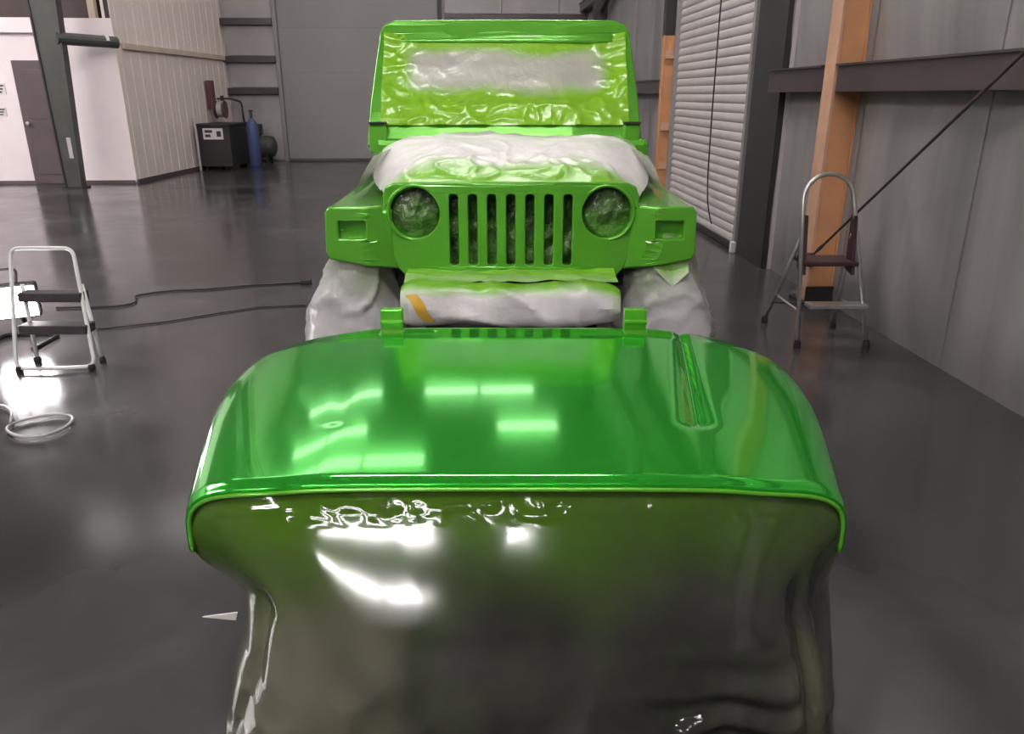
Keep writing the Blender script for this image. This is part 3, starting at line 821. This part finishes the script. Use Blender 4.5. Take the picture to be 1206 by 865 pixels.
# crumpled film behind the slots
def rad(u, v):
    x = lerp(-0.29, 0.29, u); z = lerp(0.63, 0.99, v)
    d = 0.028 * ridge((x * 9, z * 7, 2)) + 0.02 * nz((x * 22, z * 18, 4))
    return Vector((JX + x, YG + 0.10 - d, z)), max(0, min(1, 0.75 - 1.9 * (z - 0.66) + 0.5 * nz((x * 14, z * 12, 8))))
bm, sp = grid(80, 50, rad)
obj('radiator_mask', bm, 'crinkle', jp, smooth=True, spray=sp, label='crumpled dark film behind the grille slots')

# fenders with recessed marker openings
for s in (-1, 1):
    def X(v): return JX + s * v
    fz0, fz1 = 0.70, 0.905
    # front face with the recess, as a plate with a hole
    poly = [(0.545, fz1), (0.752, fz1), (0.765, fz1 - 0.02), (0.768, fz0 + 0.03), (0.758, fz0 + 0.004), (0.60, 0.675), (0.455, 0.648), (0.50, 0.74), (0.535, 0.83)]
    hole = rrect(0.598, 0.775, 0.728, 0.862, 0.012)
    def ff(a, b, c, s=s): return Vector((JX + s * a, YG + 0.0 + 0.07 * max(0, (0.60 - a) / 0.15) - 0.012 * (fz1 - b) / 0.2 - c + 0.02, b))
    fd = obj('fender', plate(dense(poly, 0.025), [dense(hole, 0.05)], 0.03, 0.008, ff), 'jeep_paint', jp)
    obj('marker_recess', boxm((min(X(0.592), X(0.734)), YG + 0.042, 0.768), (max(X(0.592), X(0.734)), YG + 0.056, 0.868)), 'jeep_paint', fd)
    obj('marker_mask', grid(24, 14, lambda u, v: (Vector((X(lerp(0.60, 0.726, u)), YG + 0.038 - 0.010 * ridge((u * 3 + s, v * 2, 1)), lerp(0.777, 0.86, v))), 0))[0], 'jeep_paint', fd, smooth=True)
    # top and outer side of the fender, going back over the wheel
    bm = B()
    x0, x1 = X(0.50), X(0.768)
    sec = [(YG + 0.03, 0.70), (YG + 0.03, 0.895), (YG + 0.05, 0.906), (YG + 0.95, 0.925), (YG + 1.08, 0.915), (YG + 1.08, 0.70), (YG + 0.98, 0.72), (YG + 0.85, 0.84), (YG + 0.30, 0.84), (YG + 0.17, 0.74), (YG + 0.16, 0.70)]
    prism(bm, sec, min(x0, x1), max(x0, x1), 'x')
    obj('fender_top', bm, 'jeep_paint', fd, bevel=0.012)
def flap(u, v):                                                       # loose paper flap under the right fender
    x = lerp(0.585, 0.755, u); w_ = 1 - abs(u - 0.62) / 0.62
    z = 0.70 - v * (0.02 + 0.105 * max(0, w_))
    return Vector((JX + x, 3.222 - 0.03 * v + 0.012 * nz((x * 14, z * 14, 3)), z)), 0.95 + 0.7 * nz((x * 12, z * 10, 8)) - 0.45 * v
bm, sp = grid(24, 14, flap)
obj('masking_flap', bm, 'paper', jp, smooth=True, spray=sp, label='loose paper flap with green overspray under the right fender')
# engine bay sides and cowl
obj('inner_fender', boxm((JX - 0.50, YG + 0.14, 0.55), (JX + 0.50, YG + 1.0, 0.93)), 'chassis', jp)
bm = B(); box(bm, (JX - 0.735, 4.22, 0.60), (JX + 0.735, 4.62, 1.13))
obj('cowl', bm, 'jeep_paint', jp, bevel=0.03)
obj('body_tub', boxm((JX - 0.735, 4.6, 0.50), (JX + 0.735, 6.3, 1.12)), 'jeep_paint', jp, bevel=0.04)
def cabin(u, v):
    x = lerp(-0.70, 0.70, u); y = lerp(4.66, 6.26, v)
    return Vector((JX + x, y, 1.13 + 0.10 * math.sin(PI * u) ** 0.5 * math.sin(PI * v) ** 0.5 + 0.03 * nz((x * 3, y * 3, 1)))), 0.4
bm, sp = grid(30, 30, cabin)
obj('cabin_cover', bm, 'paper', jp, smooth=True, spray=sp)

# engine bay cover: white paper, green toward its front edge
def bay_cover(u, v):
    a = (u - 0.5) * 2
    hw = lerp(0.53, 0.655, sm(0, 0.5, v))
    x = hw * a; y = lerp(3.235, 4.30, v)
    z = lerp(1.0, 1.165, v ** 0.85) + 0.045 * math.sin(PI * min(1, v * 1.05)) * (1 - abs(a) ** 3)
    z -= 0.10 * abs(a) ** 7 * (1 - 0.4 * v)
    e0 = sm(0, 0.12, v)
    z += 0.034 * nz((x * 2.4, y * 2.0, 1.5)) * e0
    z += (0.012 * max(0, ridge((x * 2.0 + y * 1.5, y * 1.6 - x * 0.8, 6.5))) ** 7 + 0.008 * max(0, ridge((x * 3.4 - y * 1.2, y * 3.0, 1.7))) ** 9) * e0
    z += 0.014 * max(0, ridge((x * 7, y * 9, 3.3))) ** 4 * (1 - sm(0.16, 0.34, v)) + 0.003 * nz((x * 14, y * 11, 2.0))
    f = 1 - sm(0.07, 0.30, v + 0.10 * nz((x * 5, y * 4, 11)))
    e = 0.75 * sm(0.80, 1.0, abs(a) + 0.08 * nz((x * 6, y * 6, 3))) * sm(0.5, 0.95, v)
    return Vector((JX + x, y, z)), max(f, e)
bm, sp = grid(110, 80, bay_cover)
obj('engine_bay_cover', bm, 'paper', jp, smooth=True, spray=sp, label='white masking paper over the open engine bay')

# windshield frame leaning back, film over the glass, hinges
ZB_, ZT_ = 1.16, 1.715
def wf_(a, b, c):
    t_ = (b - 1.16) / (1.715 - 1.16)
    return Vector((JX - 0.035 + a, 4.30 + 0.30 * t_ - c * 0.9 + 0.03 * (abs(a) / 0.7) ** 3, b + c * 0.3))
wo_ = dense([(-0.725, 1.10), (0.725, 1.10), (0.715, 1.30), (0.675, 1.665), (0.655, 1.70), (0.60, 1.718), (0.0, 1.722), (-0.60, 1.718), (-0.655, 1.70), (-0.675, 1.665), (-0.715, 1.30)], 0.05)
wh = dense(rrect(-0.635, 1.275, 0.635, 1.625, 0.05), 0.06)
wsf = obj('windshield_frame', plate(wo_, [wh], 0.045, 0.012, wf_), 'jeep_paint', jp)
def wm(u, v):
    a = lerp(-0.668, 0.668, u); b = lerp(1.185, 1.655, v)
    c = 0.042 + 0.008 * nz((a * 3, b * 4, 2)) + (0.016 * ridge((a * 4 + b * 2, b * 6, 5)) ** 4 + 0.010 * ridge((a * 9 - b * 3, b * 14, 2)) ** 3) * (1 - 0.9 * sm(0.06, 0.22, min(u, 1 - u) * 1.31) * sm(0.1, 0.2, b - 1.185)) - 0.028 * sm(1.285, 1.34, b) * sm(0.0, 0.08, u) * sm(0, 0.08, 1 - u)
    edge_ = min(u, 1 - u) * 1.31
    inside = sm(0.05, 0.22, edge_ + 0.05 * nz((a * 6, b * 6, 8))) * sm(0.13, 0.24, (b - 1.185) + 0.04 * nz((a * 3, b * 3, 4))) * sm(0.03, 0.12, 1.645 - b + 0.04 * nz((a * 2.5, 1.0, 9)))
    taper = (b - 1.16) * -0.03
    return wf_(a * (1 + taper), b, c), 1.15 - inside * 1.15
bm, sp = grid(120, 50, wm)
obj('glass_mask', bm, 'glass_mask', wsf, smooth=True, spray=sp, label='film over the glass, pale in the middle')
for s in (-1, 1):
    x = JX - 0.035 + s * 0.675
    hg = obj('windshield_hinge', boxm((x - 0.045, 4.235, 1.06), (x + 0.045, 4.275, 1.205)), 'jeep_paint', wsf, bevel=0.01)
    obj('hinge_gap', boxm((x - 0.04, 4.22, 1.206), (x + 0.045, 4.29, 1.216)), 'chassis', hg)
obj('header_bead', tube(B(), [wf_(-0.62, 1.655, 0.03), wf_(0, 1.662, 0.03), wf_(0.62, 1.655, 0.03)], 0.008, 8), 'jeep_paint', wsf, smooth=True)

# bumper in wrinkled paper, with a strip of yellow tape
def bump_surf(u, v, off=0.0):
    a = (u - 0.5) * 2; x = 0.445 * a
    th = 2 * PI * v
    ry, rz = 0.085 + off, 0.085 + off
    e = 0.7
    y = 3.055 - ry * math.copysign(abs(math.cos(th)) ** e, math.cos(th))
    z = 0.540 + rz * math.copysign(abs(math.sin(th)) ** e, math.sin(th))
    cap = 1 - 0.25 * abs(a) ** 20
    f = 0.020 * ridge((x * 3.0 + z * 5.0, z * 3.5 - x * 1.4, 4.0)) ** 3 + 0.010 * nz((x * 7, z * 9, 2.0)) - 0.008
    d = Vector((0, y - 3.055, z - 0.54)).normalized()
    p = Vector((JX + x, 3.055 + (y - 3.055) * cap, 0.54 + (z - 0.54) * cap)) + d * f
    sp = max(0, min(1, (z - 0.575) * 22 + 0.5 * nz((x * 6, z * 8, 5.0))))
    if abs(a) > 0.93: sp = max(sp, 0.3)
    return p, sp
bm, sp = grid(120, 40, bump_surf)
bp = obj('bumper_cover', bm, 'paper', jp, smooth=True, spray=sp, label='white masking paper wrapped round the bumper')
def tape(u, v):
    s_ = v
    uu = lerp(0.052, 0.135, s_) + (u - 0.5) * 0.055
    vv = lerp(0.085, -0.075, s_)
    p, _ = bump_surf(uu, vv % 1.0, 0.004)
    return p, 0
obj('tape_strip', grid(8, 20, tape)[0], 'tape', bp, smooth=True, label='yellow tape strip')
def valance(u, v):
    a = (u - 0.5) * 2; x = 0.44 * a
    y = lerp(3.22, 3.06, v); z = lerp(0.645, 0.625, v) + 0.010 * nz((x * 9, v * 3, 3)) + 0.008 * ridge((x * 8, v * 2, 1))
    return Vector((JX + x, y, z)), 1.1 - 0.35 * v
bm, sp = grid(80, 14, valance)
obj('valance_film', bm, 'paper', jp, smooth=True, spray=sp)

# wheels and the film skirts that hang over the front pair
def wheel(x, y):
    w = obj('wheel', lathe(B(), [(0.17, -0.10), (0.32, -0.105), (0.355, -0.075), (0.36, 0), (0.355, 0.075), (0.32, 0.105), (0.17, 0.10)], 32, (JX + x, y, 0.36), 'x'), 'tire', jp, smooth=True)
    obj('rim', lathe(B(), [(0.04, -0.085), (0.165, -0.08), (0.165, 0.08), (0.04, 0.085)], 24, (JX + x, y, 0.36), 'x'), 'slat', w)
for x in (-0.62, 0.62):
    for y in (3.70, 5.75): wheel(x, y)
for y in (3.70, 5.75):
    obj('axle', tube(B(), [(JX - 0.52, y, 0.36), (JX + 0.52, y, 0.36)], 0.045, 10), 'chassis', jp)
for x in (-0.38, 0.38):
    obj('frame_rail', boxm((JX + x - 0.04, 3.14, 0.46), (JX + x + 0.04, 6.2, 0.56)), 'chassis', jp)
for s in (-1, 1):
    def skirt(u, v, s=s):
        th = 2 * PI * u
        z = lerp(0.80, 0.03, v)
        k = sm(0.0, 0.65, v)
        hw = lerp(0.135, 0.225, k); hl_ = lerp(0.34, 0.52, k)
        cx = lerp(0.655, 0.700, k); cy = lerp(3.58, 3.66, k)
        e = 0.6
        x = cx + hw * math.copysign(abs(math.cos(th)) ** e, math.cos(th))
        y = cy + hl_ * math.copysign(abs(math.sin(th)) ** e, math.sin(th))
        f = 0.03 * nz((x * 4, y * 4, z * 2.5 + s)) * (0.3 + k) + 0.020 * max(0, ridge((x * 4.0 + z * 3 + s, y * 4.0 + z * 2.4, z * 2.0))) ** 8 + 0.010 * max(0, ridge((x * 8 - z * 5, y * 8 + s, z * 7))) ** 6
        n = Vector((math.cos(th), math.sin(th), 0))
        p = Vector((JX + s * (x + n.x * f), y + n.y * f, z))
        return p, max(0, 1.15 - 2.7 * v + 0.5 * nz((x * 5, y * 5, z * 6)))
    bm, sp = grid(120, 50, skirt, closed_u=True)
    obj('wheel_film', bm, 'film', jp, smooth=True, spray=sp, label='milky plastic film hanging over the wheel')
    def side_film(u, v, s=s):
        y = lerp(3.45, 4.25, u); z = lerp(0.93, 1.10, v)
        x = 0.60 + 0.10 * (1 - v) + 0.02 * nz((y * 5, z * 7, s))
        return Vector((JX + s * x, y, z)), 0.35 + 0.4 * nz((y * 4, z * 5, 2))
    bm, sp = grid(30, 12, side_film)
    obj('side_film', bm, 'film', jp, smooth=True, spray=sp)
